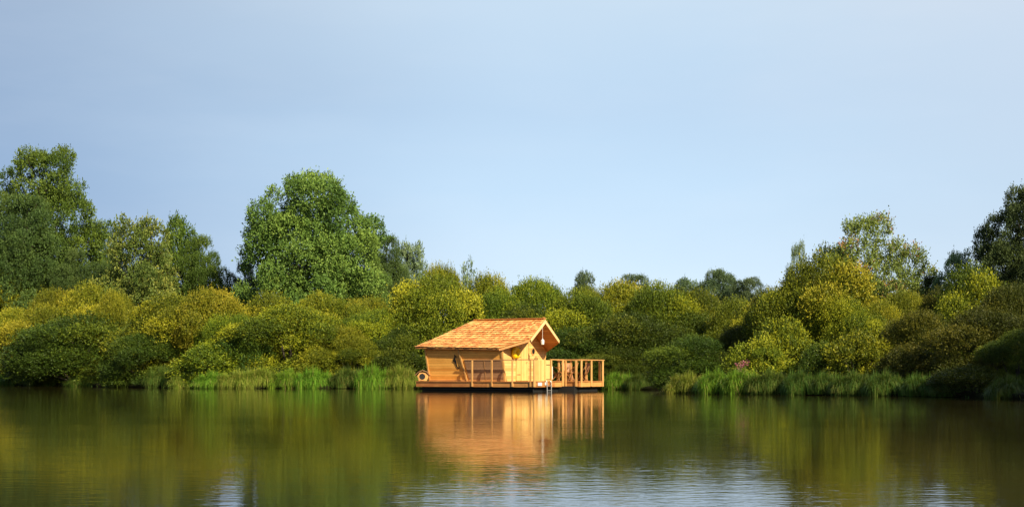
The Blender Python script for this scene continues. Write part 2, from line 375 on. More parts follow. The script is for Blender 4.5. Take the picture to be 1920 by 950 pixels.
# outline of the deck, local metres (u along the long wall, v away from the water side)
DK = [(-5.5, -.40), (2.1, -.40), (2.1, 2.3), (3.1, 2.3), (3.1, 4.62), (-5.5, 4.62)]
def shrink(p, d):
    cx, cy = -1.5, 2.2
    return (p[0]+(d if p[0] < cx else -d), p[1]+(d if p[1] < cy else -d))
b = MB(); b.prism([(p[0], p[1], -0.52-0.25) for p in [shrink(q, .22) for q in DK]], (0, 0, 0.50+0.25-0.24)); b.build('float_hull', M['hull'], cab)
b = MB()
k = 0; rnd = random.Random(5)
y = -0.38
while y < 4.60:
    x1 = 2.08 if y < 2.3 else 3.08
    b.box(((-5.48+x1)/2, y+.065, -0.02), (x1+5.48, .125, .036), t=rnd.random()); y += .13
b.build('deck_boards', M['timber_x'], cab)
def fascia(p, q, nm, n):
    (x0, y0), (x1, y1) = p, q; bb = MB(); L = math.hypot(x1-x0, y1-y0); dx, dy = (x1-x0)/L, (y1-y0)/L
    cut = [0]; 
    while cut[-1] < L-.01: cut.append(min(L, cut[-1]+rnd.uniform(1.3, 2.4)))
    for a_, c_ in zip(cut[:-1], cut[1:]):
        tt = rnd.random()
        for j in range(2):
            A = Vector((x0+dx*a_, y0+dy*a_, -.105-.125*j)); B = Vector((x0+dx*(c_-.006), y0+dy*(c_-.006), -.105-.125*j))
            bb.bar(A, B, .122, .03, up=(0, 0, 1) if False else (dy, -dx, 0), t=tt*.8+rnd.random()*.2)
    # lip on top
    A = Vector((x0, y0, -.018)); B = Vector((x1, y1, -.018)); bb.bar(A, B, .045, .10, up=(dy, -dx, 0), t=.2)
    return bb.build('deck_fascia', M[nm], cab)
for i, (p, q) in enumerate(zip(DK, DK[1:]+DK[:1])): fascia(p, q, 'fascia' if i % 2 == 0 else 'fascia_y', i)

# walls (leaning outwards towards the eaves)
L, W, LEAN = 4.95, 3.4, 0.28
ZR, QA, ZA, QB, ZB = 3.28, 1.33, 1.08, 2.13, 1.57       # ridge height; half width and drop of the kink and of the eave
UR0, UR1 = -3.3, 1.30                                    # ridge ends
def under(q): q = abs(q); return (ZR - (ZA*q/QA if q < QA else ZA+(q-QA)*(ZB-ZA)/(QB-QA))) - 0.10
WV = W/2
hw = under(WV+LEAN)
b = MB(); b.prism([(-L, 0, 0), (0, 0, 0), (0, -LEAN, hw), (-L-.1, -LEAN, hw+.08)], (0, .07, 0)); b.build('front_wall', M['wall'], cab)
b = MB(); b.prism([(-L, W, 0), (0, W, 0), (0, W+LEAN, hw), (-L-.1, W+LEAN, hw+.08)], (0, -.07, 0)); b.build('rear_wall', M['wall'], cab)
def gable(u, ul, dirn, nm):
    bb = MB(); pts = [(u, .0, 0), (u, W, 0), (ul, W+LEAN, hw), (ul, WV+QA, under(QA)), (ul, WV, under(0)), (ul, WV-QA, under(QA)), (ul, -LEAN, hw)]
    bb.prism(pts, (dirn*.07, 0, 0)); return bb.build(nm, M['gable'], cab)
gable(0.002, 0.002, -1, 'end_wall'); 
bb = MB(); bb.prism([(-L-.002, .0, 0), (-L-.002, W, 0), (-L-.102, W+LEAN, hw), (-L-.102, -LEAN, hw)], (.07, 0, 0)); bb.build('end_wall', M['gable'], cab)

def fw(a, z, out=0.0):                                    # point on the leaning front wall
    return Vector((a, -LEAN*z/hw-out, z))
# corner posts and slanting trim
b = MB(); b.bar(fw(-.03, 0, .012), fw(-.03, hw, .012), .09, .03, up=(0, 1, 0)); b.build('corner_trim', M['timber'], cab)
b = MB(); b.bar(fw(-L+.04, 0, .012), fw(-L-.05, hw, .012), .08, .03, up=(0, 1, 0)); b.build('corner_trim', M['timber'], cab)
b = MB(); b.bar(fw(-2.42, 0.0, .03), fw(-2.78, hw-.05, .03), .075, .045, up=(0, 1, 0)); b.build('slanting_post', M['timber'], cab)
b = MB(); b.prism([fw(-2.27, .02, .005), fw(-.085, .02, .005), fw(-.085, 1.10, .005), fw(-2.47, 1.10, .005)], (0, -.02, 0)); b.build('shutter', M['shutter'], cab)
b = MB(); b.bar(fw(-2.45, 1.13, .02), fw(-.08, 1.13, .02), .035, .05, up=(0, 1, 0)); b.bar(fw(-1.2, .06, .025), fw(-1.2, 1.08, .025), .04, .02, up=(0, 1, 0)); b.build('shutter_frame', M['rail'], cab)
b = MB(); b.bar(fw(-L, .04, .02), fw(-.0, .04, .02), .07, .03, up=(0, 1, 0)); b.build('base_board', M['fascia'], cab)

# sea horse silhouette on the front wall
b = MB(); A0, Z0 = -3.05, 0.62
def sh(x, z, o=.004): return fw(A0+x, Z0+z, o)
spine = [(-.02, .735, .035), (.0, .70, .060), (-.03, .63, .045), (-.06, .56, .06), (-.05, .48, .075), (-.02, .40, .07), (.0, .32, .05), (.02, .24, .036), (.045, .16, .028), (.085, .085, .024), (.14, .05, .021), (.19, .08, .018), (.195, .13, .015), (.16, .15, .012), (.14, .125, .008)]
lf, rt = [], []
for i, (x, z, wd) in enumerate(spine):
    x0, z0, _ = spine[max(i-1, 0)]; x1, z1, _ = spine[min(i+1, len(spine)-1)]
    d = Vector((x1-x0, z1-z0)).normalized(); n_ = Vector((-d.y, d.x)); lf.append((x+n_.x*wd, z+n_.y*wd)); rt.append((x-n_.x*wd, z-n_.y*wd))
for i in range(len(spine)-1):
    P4 = [lf[i], lf[i+1], rt[i+1], rt[i]]; b.prism([sh(*p) for p in P4], (0, -.012, 0))
b.prism([sh(.03, .73, .006), sh(.14, .665, .006), (sh(.145, .64, .006)), sh(.03, .66, .006)], (0, -.014, 0))
b.prism([sh(-.05, .78, .006), sh(.0, .80, .006), sh(.03, .76, .006), sh(-.03, .73, .006)], (0, -.014, 0))
b.prism([sh(-.10, .53, .006), sh(-.17, .48, .006), sh(-.15, .40, .006), sh(-.09, .43, .006)], (0, -.014, 0))
b.build('seahorse_ornament', M['black'], cab)

# gable end: door of upright boards, boards left of it, porthole
def ew(v, z, o=.0): return Vector((.002+o, v, z))
b = MB(); b.prism([ew(.97, .03, .004), ew(1.94, .03, .004), ew(1.94, 2.02, .004), ew(.97, 2.02, .004)], (.035, 0, 0)); dr = b.build('door', M['vert'], cab)
b = MB(); b.tube([ew(1.84, 1.0, .045), ew(1.84, 1.0, .09), ew(1.75, 1.0, .10)], .012); b.build('handle', M['black'], dr)
for z in (.35, 1.28, 1.75):
    b = MB(); b.bar(ew(1.0, z, .045), ew(1.28, z, .045), .035, .01, up=(1, 0, 0)); b.build('hinge', M['black'], dr)
b = MB()
for v in (.94, 1.97): b.bar(ew(v, .03, .02), ew(v, 2.07, .02), .05, .05, up=(1, 0, 0))
b.bar(ew(.92, 2.07, .022), ew(1.99, 2.07, .022), .05, .055, up=(1, 0, 0)); b.build('door_frame', M['timber'], cab)
b = MB(); zt = under(1.0)-.05
b.prism([ew(.35, 1.95, .006), ew(.90, 1.95, .006), ew(.90, 2.35, .006), ew(.55, 2.28, .006)], (.02, 0, 0)); b.build('wall_board', M['vert'], cab)
# porthole ring + dark pane (drawn narrower: the cabin frame is 1.18 wide across)
def ring(bb, c, n1, n2, r0, r1, dep, nrm, seg=32, t=.5):
    vs = []; fs = []
    for k in range(seg):
        a = 2*math.pi*k/seg; d = Vector(n1)*math.cos(a)+Vector(n2)*math.sin(a)
        for r_, z_ in ((r0, 0), (r1, 0), (r1, dep), (r0, dep)): vs.append(Vector(c)+d*r_+Vector(nrm)*z_)
    for k in range(seg):
        j = (k+1) % seg
        for q in range(4): fs.append([k*4+q, j*4+q, j*4+(q+1) % 4, k*4+(q+1) % 4])
    bb.add(vs, fs, t)
b = MB(); ring(b, ew(2.47, 1.60, .004), (0, .86, 0), (0, 0, 1), .155, .205, .035, (1, 0, 0)); pf = b.build('porthole', M['timber'], cab)
b = MB(); b.prism([ew(2.47+.138*math.cos(a*math.pi/12), 1.60+.16*math.sin(a*math.pi/12), .008) for a in range(24)], (.012, 0, 0)); b.build('pane', M['glass'], pf)
b = MB(); b.bar(ew(3.38, 0, .02), ew(3.38+LEAN, hw, .02), .08, .04, up=(1, 0, 0)); b.build('corner_trim', M['timber'], cab)
b = MB(); b.bar(ew(.02, 0, .02), ew(-LEAN+.02, hw, .02), .07, .04, up=(1, 0, 0)); b.build('corner_trim', M['timber'], cab)
# black trident-shaped hook on the wall
b = MB(); b.bar(ew(2.72, 1.02, .03), ew(2.72, 1.34, .03), .022, .022, up=(1, 0, 0)); b.bar(ew(2.58, 1.15, .034), ew(2.86, 1.15, .034), .022, .018, up=(1, 0, 0))
for v in (2.60, 2.84): b.bar(ew(v, 1.15, .03), ew(v, 1.26, .03), .018, .02, up=(1, 0, 0))
b.build('wall_hook', M['black'], cab)

# roof: two kinked slopes with verges that run back from the kink, and a sloping hip at the far end
def rp(side, s, q):
    """point on the roof top: side -1 = water side, s 0..1 from the hip end to the gable end, q distance from the ridge"""
    if q < QA: u1 = UR1; u0 = UR0-1.60*q/QA; z = ZR-ZA*q/QA
    else:
        k = (q-QA)/(QB-QA); u1 = UR1-1.36*k; u0 = UR0-1.60-.66*k; z = ZR-ZA-(ZB-ZA)*k
    z += (1-s)*.12*max(0, q)/QB
    return Vector((u0+(u1-u0)*s, WV+side*q, z))
roof = None
def slab(side):
    bb = MB(); qs = [0, QA, QB]
    for a_, c_ in zip(qs[:-1], qs[1:]):
        P4 = [rp(side, 0, a_), rp(side, 1, a_), rp(side, 1, c_), rp(side, 0, c_)]
        bb.prism([p+Vector((0, 0, -.03)) for p in P4], (0, 0, -.05))
    return bb
b = slab(-1); b2 = slab(1)
for vs, f_, tt in ((b2.v, b2.f, b2.t),): b.add(vs, f_, .5)
# hip slab
HV = [rp(-1, 0, 0), rp(-1, 0, QA), rp(-1, 0, QB), rp(1, 0, QB), rp(1, 0, QA)]
b.prism([HV[0]+Vector((0, 0, -.032)), HV[1]+Vector((0, 0, -.032)), HV[4]+Vector((0, 0, -.032))], (0, 0, -.05))
b.prism([HV[1]+Vector((0, 0, -.032)), HV[2]+Vector((0, 0, -.032)), HV[3]+Vector((0, 0, -.032)), HV[4]+Vector((0, 0, -.032))], (0, 0, -.05))
roof = b.build('roof', M['soffit'], cab)

def shingles(fn, qmax, seed, rows=15, flip=False):
    """fn(s, q) -> point; thin overlapping shingles laid in courses"""
    rr = random.Random(seed); bb = MB(); st = qmax/rows
    for r_ in range(rows+1):
        q1 = min(qmax+.035, qmax-r_*st+.035); q0 = max(0.0, q1-st*1.35)
        if q1 <= .03: continue
        a0, a1 = fn(0, min(q1, qmax)), fn(1, min(q1, qmax)); Lr = (a1-a0).length
        x = 0.0
        while x < Lr-.02:
            wd = rr.uniform(.09, .20); x2 = min(Lr, x+wd-.006)
            if Lr-x2 < .05: x2 = Lr
            s0, s1 = x/Lr, x2/Lr; j = rr.uniform(-.022, .012); lift = rr.uniform(.022, .036)
            qe = q1+j
            def pt(s_, q_, ext=0):
                p = fn(s_, min(q_, qmax))
                if q_ > qmax: p = p+(fn(s_, qmax)-fn(s_, qmax-.1)).normalized()*(q_-qmax)
                return p
            n_ = (pt(s1, q1)-pt(s0, q1)).cross(pt(s0, q0)-pt(s0, q1))
            n_ = n_.normalized() if n_.length > 1e-9 else Vector((0, 0, 1))
            if n_.z < 0: n_ = -n_
            A, B = pt(s0, q0)-n_*.012, pt(s1, q0)-n_*.012; C_, D_ = pt(s1, qe)+n_*lift, pt(s0, qe)+n_*lift
            tk = n_*.014; tt = rr.random()**1.0
            if rr.random() < .12: tt *= .2
            bb.add([A, B, C_, D_, A+tk, B+tk, C_+tk*1.2, D_+tk*1.2], [[0, 1, 2, 3], [4, 7, 6, 5], [0, 4, 5, 1], [1, 5, 6, 2], [2, 6, 7, 3], [3, 7, 4, 0]], tt)
            x = x2+.006
    return bb
b = shingles(lambda s_, q_: rp(-1, s_, q_), QB, 1); b.build('shingles', M['shingle'], roof)
b = shingles(lambda s_, q_: rp(1, s_, q_), QB, 2); b.build('shingles', M['shingle'], roof)
b = shingles(lambda s_, q_: lerp_v(s_, q_), QB, 3) if False else None
def hipf(s_, q_):
    A = rp(-1, 0, q_); B = rp(1, 0, q_); return A+(B-A)*s_
b = shingles(hipf, QB, 3); b.build('shingles', M['shingle'], roof)
b = MB(); b.bar(rp(-1, 0, 0)+Vector((0, -.05, .03)), rp(-1, 1, 0)+Vector((.02, -.05, .03)), .12, .025, up=(0, .5, 1)); b.bar(rp(-1, 0, 0)+Vector((0, .05, .032)), rp(-1, 1, 0)+Vector((.02, .05, .032)), .12, .025, up=(0, -.5, 1))
b.box(rp(-1, 1, 0)+Vector((-.06, 0, .075)), (.10, .07, .06)); b.build('ridge_boards', M['fascia'], roof)
# pale barge boards at the gable, verge boards back to the eaves, eave board
for sd_ in (-1, 1):
    b = MB(); A = rp(sd_, 1, 0)+Vector((.018, 0, -.03)); B = rp(sd_, 1, QA)+Vector((.018, 0, -.03))
    dn = Vector((0, 0, -.20)); b.prism([A, B, B+Vector((0, -sd_*.05, -.13)), A+dn], (.035, 0, 0)); b.build('barge_board', M['verge'], roof)
    b = MB(); A = rp(sd_, 1, QA)+Vector((-.02, sd_*.0, -.03)); B = rp(sd_, 1, QB)+Vector((-.0, 0, -.03))
    dv = (B-A).normalized(); o_ = Vector((-dv.y, dv.x, 0)).normalized()*.03*(1 if sd_ > 0 else -1); o_ = o_ if o_.x > 0 else -o_
    b.prism([A, B, B+Vector((0, 0, -.10)), A+Vector((0, 0, -.12))], o_); b.build('verge_board', M['fascia_y'], roof)
    b = MB(); b.bar(rp(sd_, 0, QB-.03)+Vector((.03, 0, -.075)), rp(sd_, 1, QB-.03)+Vector((-.02, 0, -.075)), .085, .022, up=(0, 1, 0)); b.build('eave_board', M['rail'], roof)
# boxed soffit under the water-side verge
b = MB(); 
b.prism([(0.01, WV-QA, under(QA)-.01), (UR1-.05, WV-QA, under(QA)+.01), (0.06, WV-QB+.08, under(QB)+.0), (0.01, WV-QB+.08, under(QB)+.0)], (0, 0, -.02)); b.build('soffit_board', M['timber_x'], roof)

# railings
rail = MB(); rail.bar((-2.30, -.40, 1.115), (2.1, -.40, 1.115), .045, .03, up=(0, 1, 0)); rl = rail.build('railing', M['rail'], cab)
for u in (-1.78, -.52, .78, 1.90):
    b = MB(); b.bar((u, -.435, -.27), (u, -.435, 1.09), .095, .05, up=(0, 1, 0), t=rnd.random(), bev=.006); b.build('post', M['timber'], rl)
for u in (2.13,):
    b = MB(); b.box((u, -.42, .41), (.09, .11, 1.38), t=.9, bev=.006); b.build('post', M['timber'], rl)
rail = MB()
for p, q in (((2.13, 1.03), (2.13, 2.28)), ((2.13, 2.28), (3.13, 2.28)), ((3.13, 2.28), (3.13, 4.64)), ((3.13, 4.64), (.1, 4.64))):
    rail.bar((p[0], p[1], 1.135), (q[0], q[1], 1.135), .05, .11, up=(p[1]-q[1], q[0]-p[0], 0), bev=.004)
rl2 = rail.build('railing', M['timber_x'], cab)
for (u, v, lo) in ((2.15, 1.06, -.30), (2.15, 2.14, -.28), (2.26, 2.24, -.28), (2.92, 2.24, -.28), (3.15, 2.40, -.30), (3.15, 3.38, -.28), (3.15, 4.52, -.30), (2.86, 4.66, -.28), (2.0, 4.66, -.28), (1.0, 4.66, -.28), (.2, 4.66, -.28)):
    b = MB(); b.box((u, v, (1.108+lo)/2), (.055, .115, 1.108-lo) if 2.1 < u and v not in (2.24, 4.66) else (.12, .055, 1.108-lo), t=rnd.random(), bev=.006); b.build('post', M['timber'], rl2)
# gate of upright boards
b = MB(); v = -.33
while v < .93:
    b.box((2.12, v+.045, .56), (.022, .083, 1.08+rnd.uniform(-.01, .01)), t=rnd.uniform(.3, 1), bev=.004); v += .093
for z in (.22, .88): b.box((2.097, .33, z), (.02, 1.2, .08), t=.4)
gt = b.build('gate', M['vert'], cab)
for z in (.86, .10):
    b = MB(); b.bar((2.135, .62, z), (2.135, .98, z), .035, .008, up=(1, 0, 0)); b.build('hinge', M['black'], gt)
b = MB(); b.tube([(2.17, 1.13, .12), (2.17, 1.13, .78)], .022); b.build('pole_holder', M['white'], cab)
# bathing ladder
b = MB()
for v in (.58, .96): b.tube([(2.02, v, .02), (2.19, v, .03), (2.22, v, -.05), (2.24, v, -.75)], .022)
for z in (-.22, -.46, -.70): b.box((2.23, .77, z), (.07, .40, .03))
b.build('bathing_ladder', M['alu'], cab)
b = MB(); b.box((2.145, .05, -.14), (.03, .34, .17), bev=.01); b.build('white_panel', M['white'], cab)
b = MB(); b.box((2.145, .60, -.12), (.03, .20, .15), bev=.01); b.build('white_panel', M['white'], cab)
# underside skirts / mooring log
b = MB(); b.tube([(-5.3, -.25, -.40), (1.95, -.25, -.40)], .07, 10); b.build('float_tube', M['hull'], cab)

# things that stand on or hang from the cabin
CM = Matrix.Translation((OX, OY, DZ)) @ Matrix.Rotation(-TH, 4, 'Z') @ Matrix.Diagonal((*CS, 1))
def wpt(u, v, z): return CM @ Vector((u, v, z))
# lifebuoy (horseshoe)
lb = MB(); prof = 10
pts = []; 
for k in range(27):
    a = R(-68)+R(316)*k/26; pts.append((0.0, .23*math.cos(a+R(0)), .0+.26*math.sin(a)))
pts = [(0, .215*math.sin(R(14)+R(332)*k/26)*-1, -.225*math.cos(R(14)+R(332)*k/26)) for k in range(27)]
lb.tube(pts, [.09]+[.135]*25+[.09], 12)
o = lb.build('lifebuoy', M['yellow'], smooth=True); o.location = wpt(.15, .74, 1.50); o.rotation_euler = (0, 0, -TH)
tag(o, 'yellow horseshoe lifebuoy hanging on the cabin wall beside the door', 'lifebuoy')
# lantern under the ridge
ln = empty('hanging_lantern', wpt(UR1-.14, WV, ZR-1.33), -TH)
tag(ln, 'white lantern hanging by a cord under the roof peak', 'lantern')
b = MB(); b.tube([(0, 0, .30), (0, 0, 1.10)], .009, 6); b.build('cord', M['white'], ln)
b = MB(); b.tube([(-.0, 0, -.02), (0, 0, .0), (0, 0, .22), (0, 0, .25)], [.06, .085, .10, .05], 14); b.build('shade', M['white'], ln)
b = MB(); b.tube([(0, 0, .25), (0, 0, .32)], [.05, .015], 10); b.build('cap', M['alu'], ln)

# little hexagonal duck house at the far end of the deck
kn = empty('duck_house', wpt(-5.34, -.02, 0), R(-4))
tag(kn, 'small pale wooden duck house with round hole at the deck end', 'duck house')
HX = [(-.21, 0), (.21, 0), (.32, .26), (.17, .44), (-.17, .44), (-.30, .26)]
b = MB(); b.prism([(x, -.24, z+.02) for x, z in HX], (0, .48, 0)); b.build('box', M['timber'], kn)
b = MB(); ring(b, (-.03, -.242, .24), (1, 0, 0), (0, 0, 1), .165, .205, -.02, (0, 1, 0), 28); b.build('hole_rim', M['timber'], kn)
b = MB(); b.prism([(-.03+.165*math.cos(a*math.pi/12), -.2425, .24+.165*math.sin(a*math.pi/12)) for a in range(24)], (0, -.004, 0)); b.build('entrance_hole', M['hull'], kn)
b = MB()
b.bar((-.40, 0, .40), (0, 0, .56), .62, .03, up=(0, 0, 1), t=.1) if False else None
for sgn in (-1, 1):
    b.prism([(0, -.31, .56), (sgn*.20, -.31, .49), (sgn*.40, -.31, .30), (sgn*.42, -.31, .325), (sgn*.21, -.31, .52), (0, -.31, .595)], (0, .60, 0), t=.1)
b.build('roof', M['shutter'], kn)

# folding chairs and table on the terrace
def chair(loc, rz, label):
    r_ = empty('folding_chair', loc, rz); tag(r_, label, 'chair', 'folding chairs round the terrace table')
    b = MB()
    for i in range(6): b.box((-.20+.08*i, 0, .45), (.07, .44, .018), t=i/6, bev=.003)
    b.build('seat', M['chair'], r_)
    b = MB()
    for i in range(7): b.box((-.285-.02, -.18+.06*i, .72), (.016, .045, .46), Matrix.Rotation(R(-14), 3, 'Y'), t=i/7)
    b.bar((-.365, -.24, .96), (-.365, .24, .96), .06, .022, up=(1, 0, 0)); b.bar((-.245, -.22, .50), (-.245, .22, .50), .04, .02, up=(1, 0, 0))
    b.build('backrest', M['chair'], r_)
    for s_ in (-1, 1):
        b = MB(); b.bar((.24, s_*.235, 0), (-.375, s_*.235, .98), .022, .045, up=(0, 1, 0)); b.build('leg', M['chair'], r_)
        b = MB(); b.bar((-.24, s_*.205, 0), (.22, s_*.205, .46), .022, .045, up=(0, 1, 0)); b.build('leg', M['chair'], r_)
    for x_, z_, w_ in ((.16, .12, .225), (-.17, .07, .20)):
        b = MB(); b.bar((x_, -w_, z_), (x_, w_, z_), .02, .03); b.build('stretcher', M['chair'], r_)
    return r_
chair(wpt(.75, 3.45, 0), R(8), 'brown folding chair between cabin and table, its back to the cabin')
chair(wpt(2.05, 3.05, 0), R(188), 'brown folding chair beyond the deck corner posts, leaning away from the table')
chair(wpt(2.35, 3.75, 0), R(200), 'brown folding chair partly hidden behind the slim terrace posts')
chair(wpt(1.15, 4.12, 0), R(-75), 'brown folding chair on the far side of the terrace table')
tb = empty('terrace_table', wpt(1.42, 3.42, 0), -TH); tag(tb, 'brown wooden table set between the folding chairs on the terrace', 'table')
b = MB()
for i in range(8): b.box((0, -.35+.1*i, .735), (.86, .092, .022), t=i/8, bev=.003)
b.build('tabletop', M['chair'], tb)
for s_ in (-1, 1):
    b = MB(); b.bar((-.36, s_*.3, 0), (.36, s_*.3, .72), .03, .05, up=(0, 1, 0)); b.build('leg', M['chair'], tb)
    b = MB(); b.bar((.36, s_*.265, 0), (-.36, s_*.265, .72), .03, .05, up=(0, 1, 0)); b.build('leg', M['chair'], tb)

# ------------------------------------------------------------------ vegetation
def unit(a): return a/np.maximum(np.linalg.norm(a, axis=-1, keepdims=True), 1e-9)

def leaf_mesh(name, P, Dr, Nr, Ln, Wd, tint):
    Dr = unit(Dr); S = unit(np.cross(Dr, Nr)); Ln = Ln[:, None]; Wd = Wd[:, None]; n = len(P)
    V = np.stack([P, P+Dr*Ln*.45+S*Wd*.5, P+Dr*Ln, P+Dr*Ln*.45-S*Wd*.5], 1).reshape(-1, 3)
    return np_mesh(name, V, np.arange(n*4).reshape(n, 4), tint)

def sprays(name, C, Rl, O, rng, density, per, tw_len, leaf, wid, tintL, up=.5, inner=.25, cover=2.05, spread=.9, zmin=.05, dens_jit=.0):
    """C lobe centres, Rl lobe radii (n,3), O outward direction per lobe; leafy twigs standing on every lobe's skin"""
    Ps, Ns, Ts = [], [], []
    for i in range(len(C)):
        a = Rl[i]; area = 4*np.pi*((a[0]*a[1])**1.6/3+(a[0]*a[2])**1.6/3+(a[1]*a[2])**1.6/3)**(1/1.6)*.65
        k = max(4, int(area*density))
        d = unit(rng.normal(size=(k*2, 3))); d = d[(d@O[i]) > np.cos(cover)][:k]
        rr = 1-inner*rng.random(len(d))**2
        Ps.append(C[i]+d*a*rr[:, None]); Ns.append(unit(d/a)); Ts.append(np.full(len(d), tintL[i]))
    P = np.concatenate(Ps); N = np.concatenate(Ns); T = np.concatenate(Ts)
    # drop twigs buried inside other lobes
    keep = P[:, 2] > zmin
    for i in range(len(C)):
        q = np.linalg.norm((P-C[i])/Rl[i], axis=1); keep &= ~((q < .70) & (rng.random(len(P)) < .9))
    P, N, T = P[keep], N[keep], T[keep]; n = len(P)
    tw = unit(N*.8+np.array([0, 0, up])+rng.normal(size=(n, 3))*.45)
    tl = tw_len*rng.uniform(.5, 1.2, n)*np.where(rng.random(n) < .04, rng.uniform(1.25, 1.7, n), 1)
    idx = np.repeat(np.arange(n), per); m_ = len(idx)
    along = np.tile(np.linspace(0, 1, per), n)+rng.uniform(-.08, .08, m_)
    LP = P[idx]+tw[idx]*(tl[idx]*along)[:, None]+rng.normal(size=(m_, 3))*tw_len*.06
    LD = unit(tw[idx]*.9+rng.normal(size=(m_, 3))*spread*.75)
    LN = unit(N[idx]*.25+np.array([0, 0, .35])+rng.normal(size=(m_, 3))*.75)
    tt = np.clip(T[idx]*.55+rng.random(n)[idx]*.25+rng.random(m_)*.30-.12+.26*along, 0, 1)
    return leaf_mesh(name, LP, LD, LN, leaf*rng.uniform(.6, 1.25, m_), wid*rng.uniform(.6, 1.25, m_), tt)

def limbs(name, base_pts, C, rng, r0, n=12, base_h=.3):
    b = MB()
    ids = rng.choice(len(C), min(n, len(C)), replace=False)
    for i in ids:
        s = Vector(base_pts[rng.integers(len(base_pts))]); e = Vector(C[i]); mid = s.lerp(e, .5)+Vector((rng.normal()*.15, rng.normal()*.15, -.08*(e-s).length))
        rr = r0*rng.uniform(.35, .7)
        b.tube([s, s.lerp(mid, .5), mid, e], [rr, rr*.8, rr*.6, rr*.2], 6)
    return b

def make_bush(seed, Rb=3.6, H=5.2, nl=30, lobe=(.24, .40), leaf=.115, wid=.055, density=58, per=7, tw=.42, up=.5, flat=1.0):
    rng = np.random.default_rng(seed)
    th = rng.uniform(0, 2*np.pi, nl); ph = np.arccos(rng.uniform(-.05, 1, nl))
    O = np.stack([np.sin(ph)*np.cos(th), np.sin(ph)*np.sin(th), np.cos(ph)], 1)
    f = rng.uniform(.60, .84, nl)
    sq = (np.hypot(O[:, 0], O[:, 1])**2.8+np.abs(O[:, 2])**2.8)**(-1/2.8); O = O*sq[:, None]
    C = O*np.array([Rb, Rb, H*.80])*f[:, None]; C[:, 2] += H*.06; O = unit(O); wf = np.interp(C[:, 2]/H, [0, .2, .5, 1], [.62, .78, 1.0, 1.0]); C[:, :2] *= wf[:, None]
    r = rng.uniform(*lobe, nl)*Rb
    C = np.vstack([C, [[0, 0, H*.46]]]); O = np.vstack([O, [[0, 0, 1]]]); 
    Rl = np.stack([r*rng.uniform(.9, 1.2, nl), r*rng.uniform(.9, 1.2, nl), r*rng.uniform(.55, .75, nl)], 1); Rl = np.vstack([Rl, [[Rb*.58, Rb*.58, H*.42]]])
    O2 = unit(O+np.array([0, 0, .65]))
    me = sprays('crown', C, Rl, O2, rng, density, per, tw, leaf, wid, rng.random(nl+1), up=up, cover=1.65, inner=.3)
    # rescale so the outline fills the nominal size
    co = np.empty(len(me.vertices)*3, np.float32); me.vertices.foreach_get('co', co); co = co.reshape(-1, 3)
    rx = np.percentile(np.hypot(co[:, 0], co[:, 1]), 96); hz = np.percentile(co[:, 2], 99.7)
    k = np.array([Rb/rx, Rb/rx, H/hz], np.float32); co *= k; me.vertices.foreach_set('co', co.ravel()); me.update()
    b = limbs('trunk', [(rng.normal()*.25, rng.normal()*.25, -.1) for _ in range(5)], C*k*.92, rng, .09*Rb/2, 16)
    return me, b.mesh('trunk'), Rb, H

def make_tree(seed, H, prof, base, nl, lobe, leaf, wid, density, per, tw, up=.55, inner=.3, vflat=.7, droop=0.0, trunk=.3, shell=.55, spread=.9):
    """prof: list of (height fraction, radius in metres); base: crown base fraction"""
    rng = np.random.default_rng(seed)
    hs = np.array([p[0] for p in prof]); rs = np.array([p[1] for p in prof]); C = []
    wts = np.interp(np.linspace(base, 1, 200), hs, rs)**1.5+.02; cdf = np.cumsum(wts)/wts.sum()
    while len(C) < nl:
        h = np.interp(rng.random(), cdf, np.linspace(base, 1, 200)); r_ = np.interp(h, hs, rs)
        a = rng.uniform(0, 2*np.pi); q = rng.random()**shell; lob = rng.uniform(.80, 1.2)
        C.append((np.cos(a)*r_*q*lob, np.sin(a)*r_*q*lob, h*H))
    C = np.array(C); ctr = np.stack([C[:, 0]*0, C[:, 1]*0, C[:, 2]*.75], 1); O = unit(C-ctr+np.array([0, 0, .2]))
    r = rng.uniform(*lobe, nl); Rl = np.stack([r*rng.uniform(.85, 1.25, nl), r*rng.uniform(.85, 1.25, nl), r*vflat*rng.uniform(.8, 1.2, nl)], 1)
    C[:, 2] = np.minimum(C[:, 2], H-Rl[:, 2]*.9)
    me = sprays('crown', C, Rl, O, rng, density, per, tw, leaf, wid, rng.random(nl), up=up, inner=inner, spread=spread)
    b = MB(); top = H*.86; tp = []
    for k in range(9):
        z = -.3+(top+.3)*k/8; tp.append((math.sin(k*1.3+seed)*.012*H*(k/8), math.cos(k*1.7+seed)*.012*H*(k/8), z))
    b.tube(tp, [trunk*(1-.93*(k/8)**.8) for k in range(9)], 10)
    for i in rng.choice(nl, min(nl, 42), replace=False):
        e = Vector(C[i]); zz = max(base*H*.55, e.z-np.hypot(e.x, e.y)*rng.uniform(.6, 1.1)-.5); zz = min(zz, top*.95)
        k = (zz+.3)/(top+.3)*8; k0 = int(min(7, max(0, k))); s = Vector(tp[k0]).lerp(Vector(tp[k0+1]), k-k0)
        rr = trunk*(1-.93*(min(8, max(0, k))/8)**.8)*.45+.01; mid = s.lerp(e, .5)+Vector((rng.normal()*.2, rng.normal()*.2, -.06*(e-s).length))
        b.tube([s, mid, e, e+Vector(O[i])*Rl[i, 2]*.6], [rr, rr*.7, rr*.4, .012], 6)
    co = np.empty(len(me.vertices)*3, np.float32); me.vertices.foreach_get('co', co); co = co.reshape(-1, 3)
    return me, b.mesh('trunk'), float(np.percentile(np.abs(co[:, 0]), 98.5)), float(np.percentile(co[:, 2], 99.8))

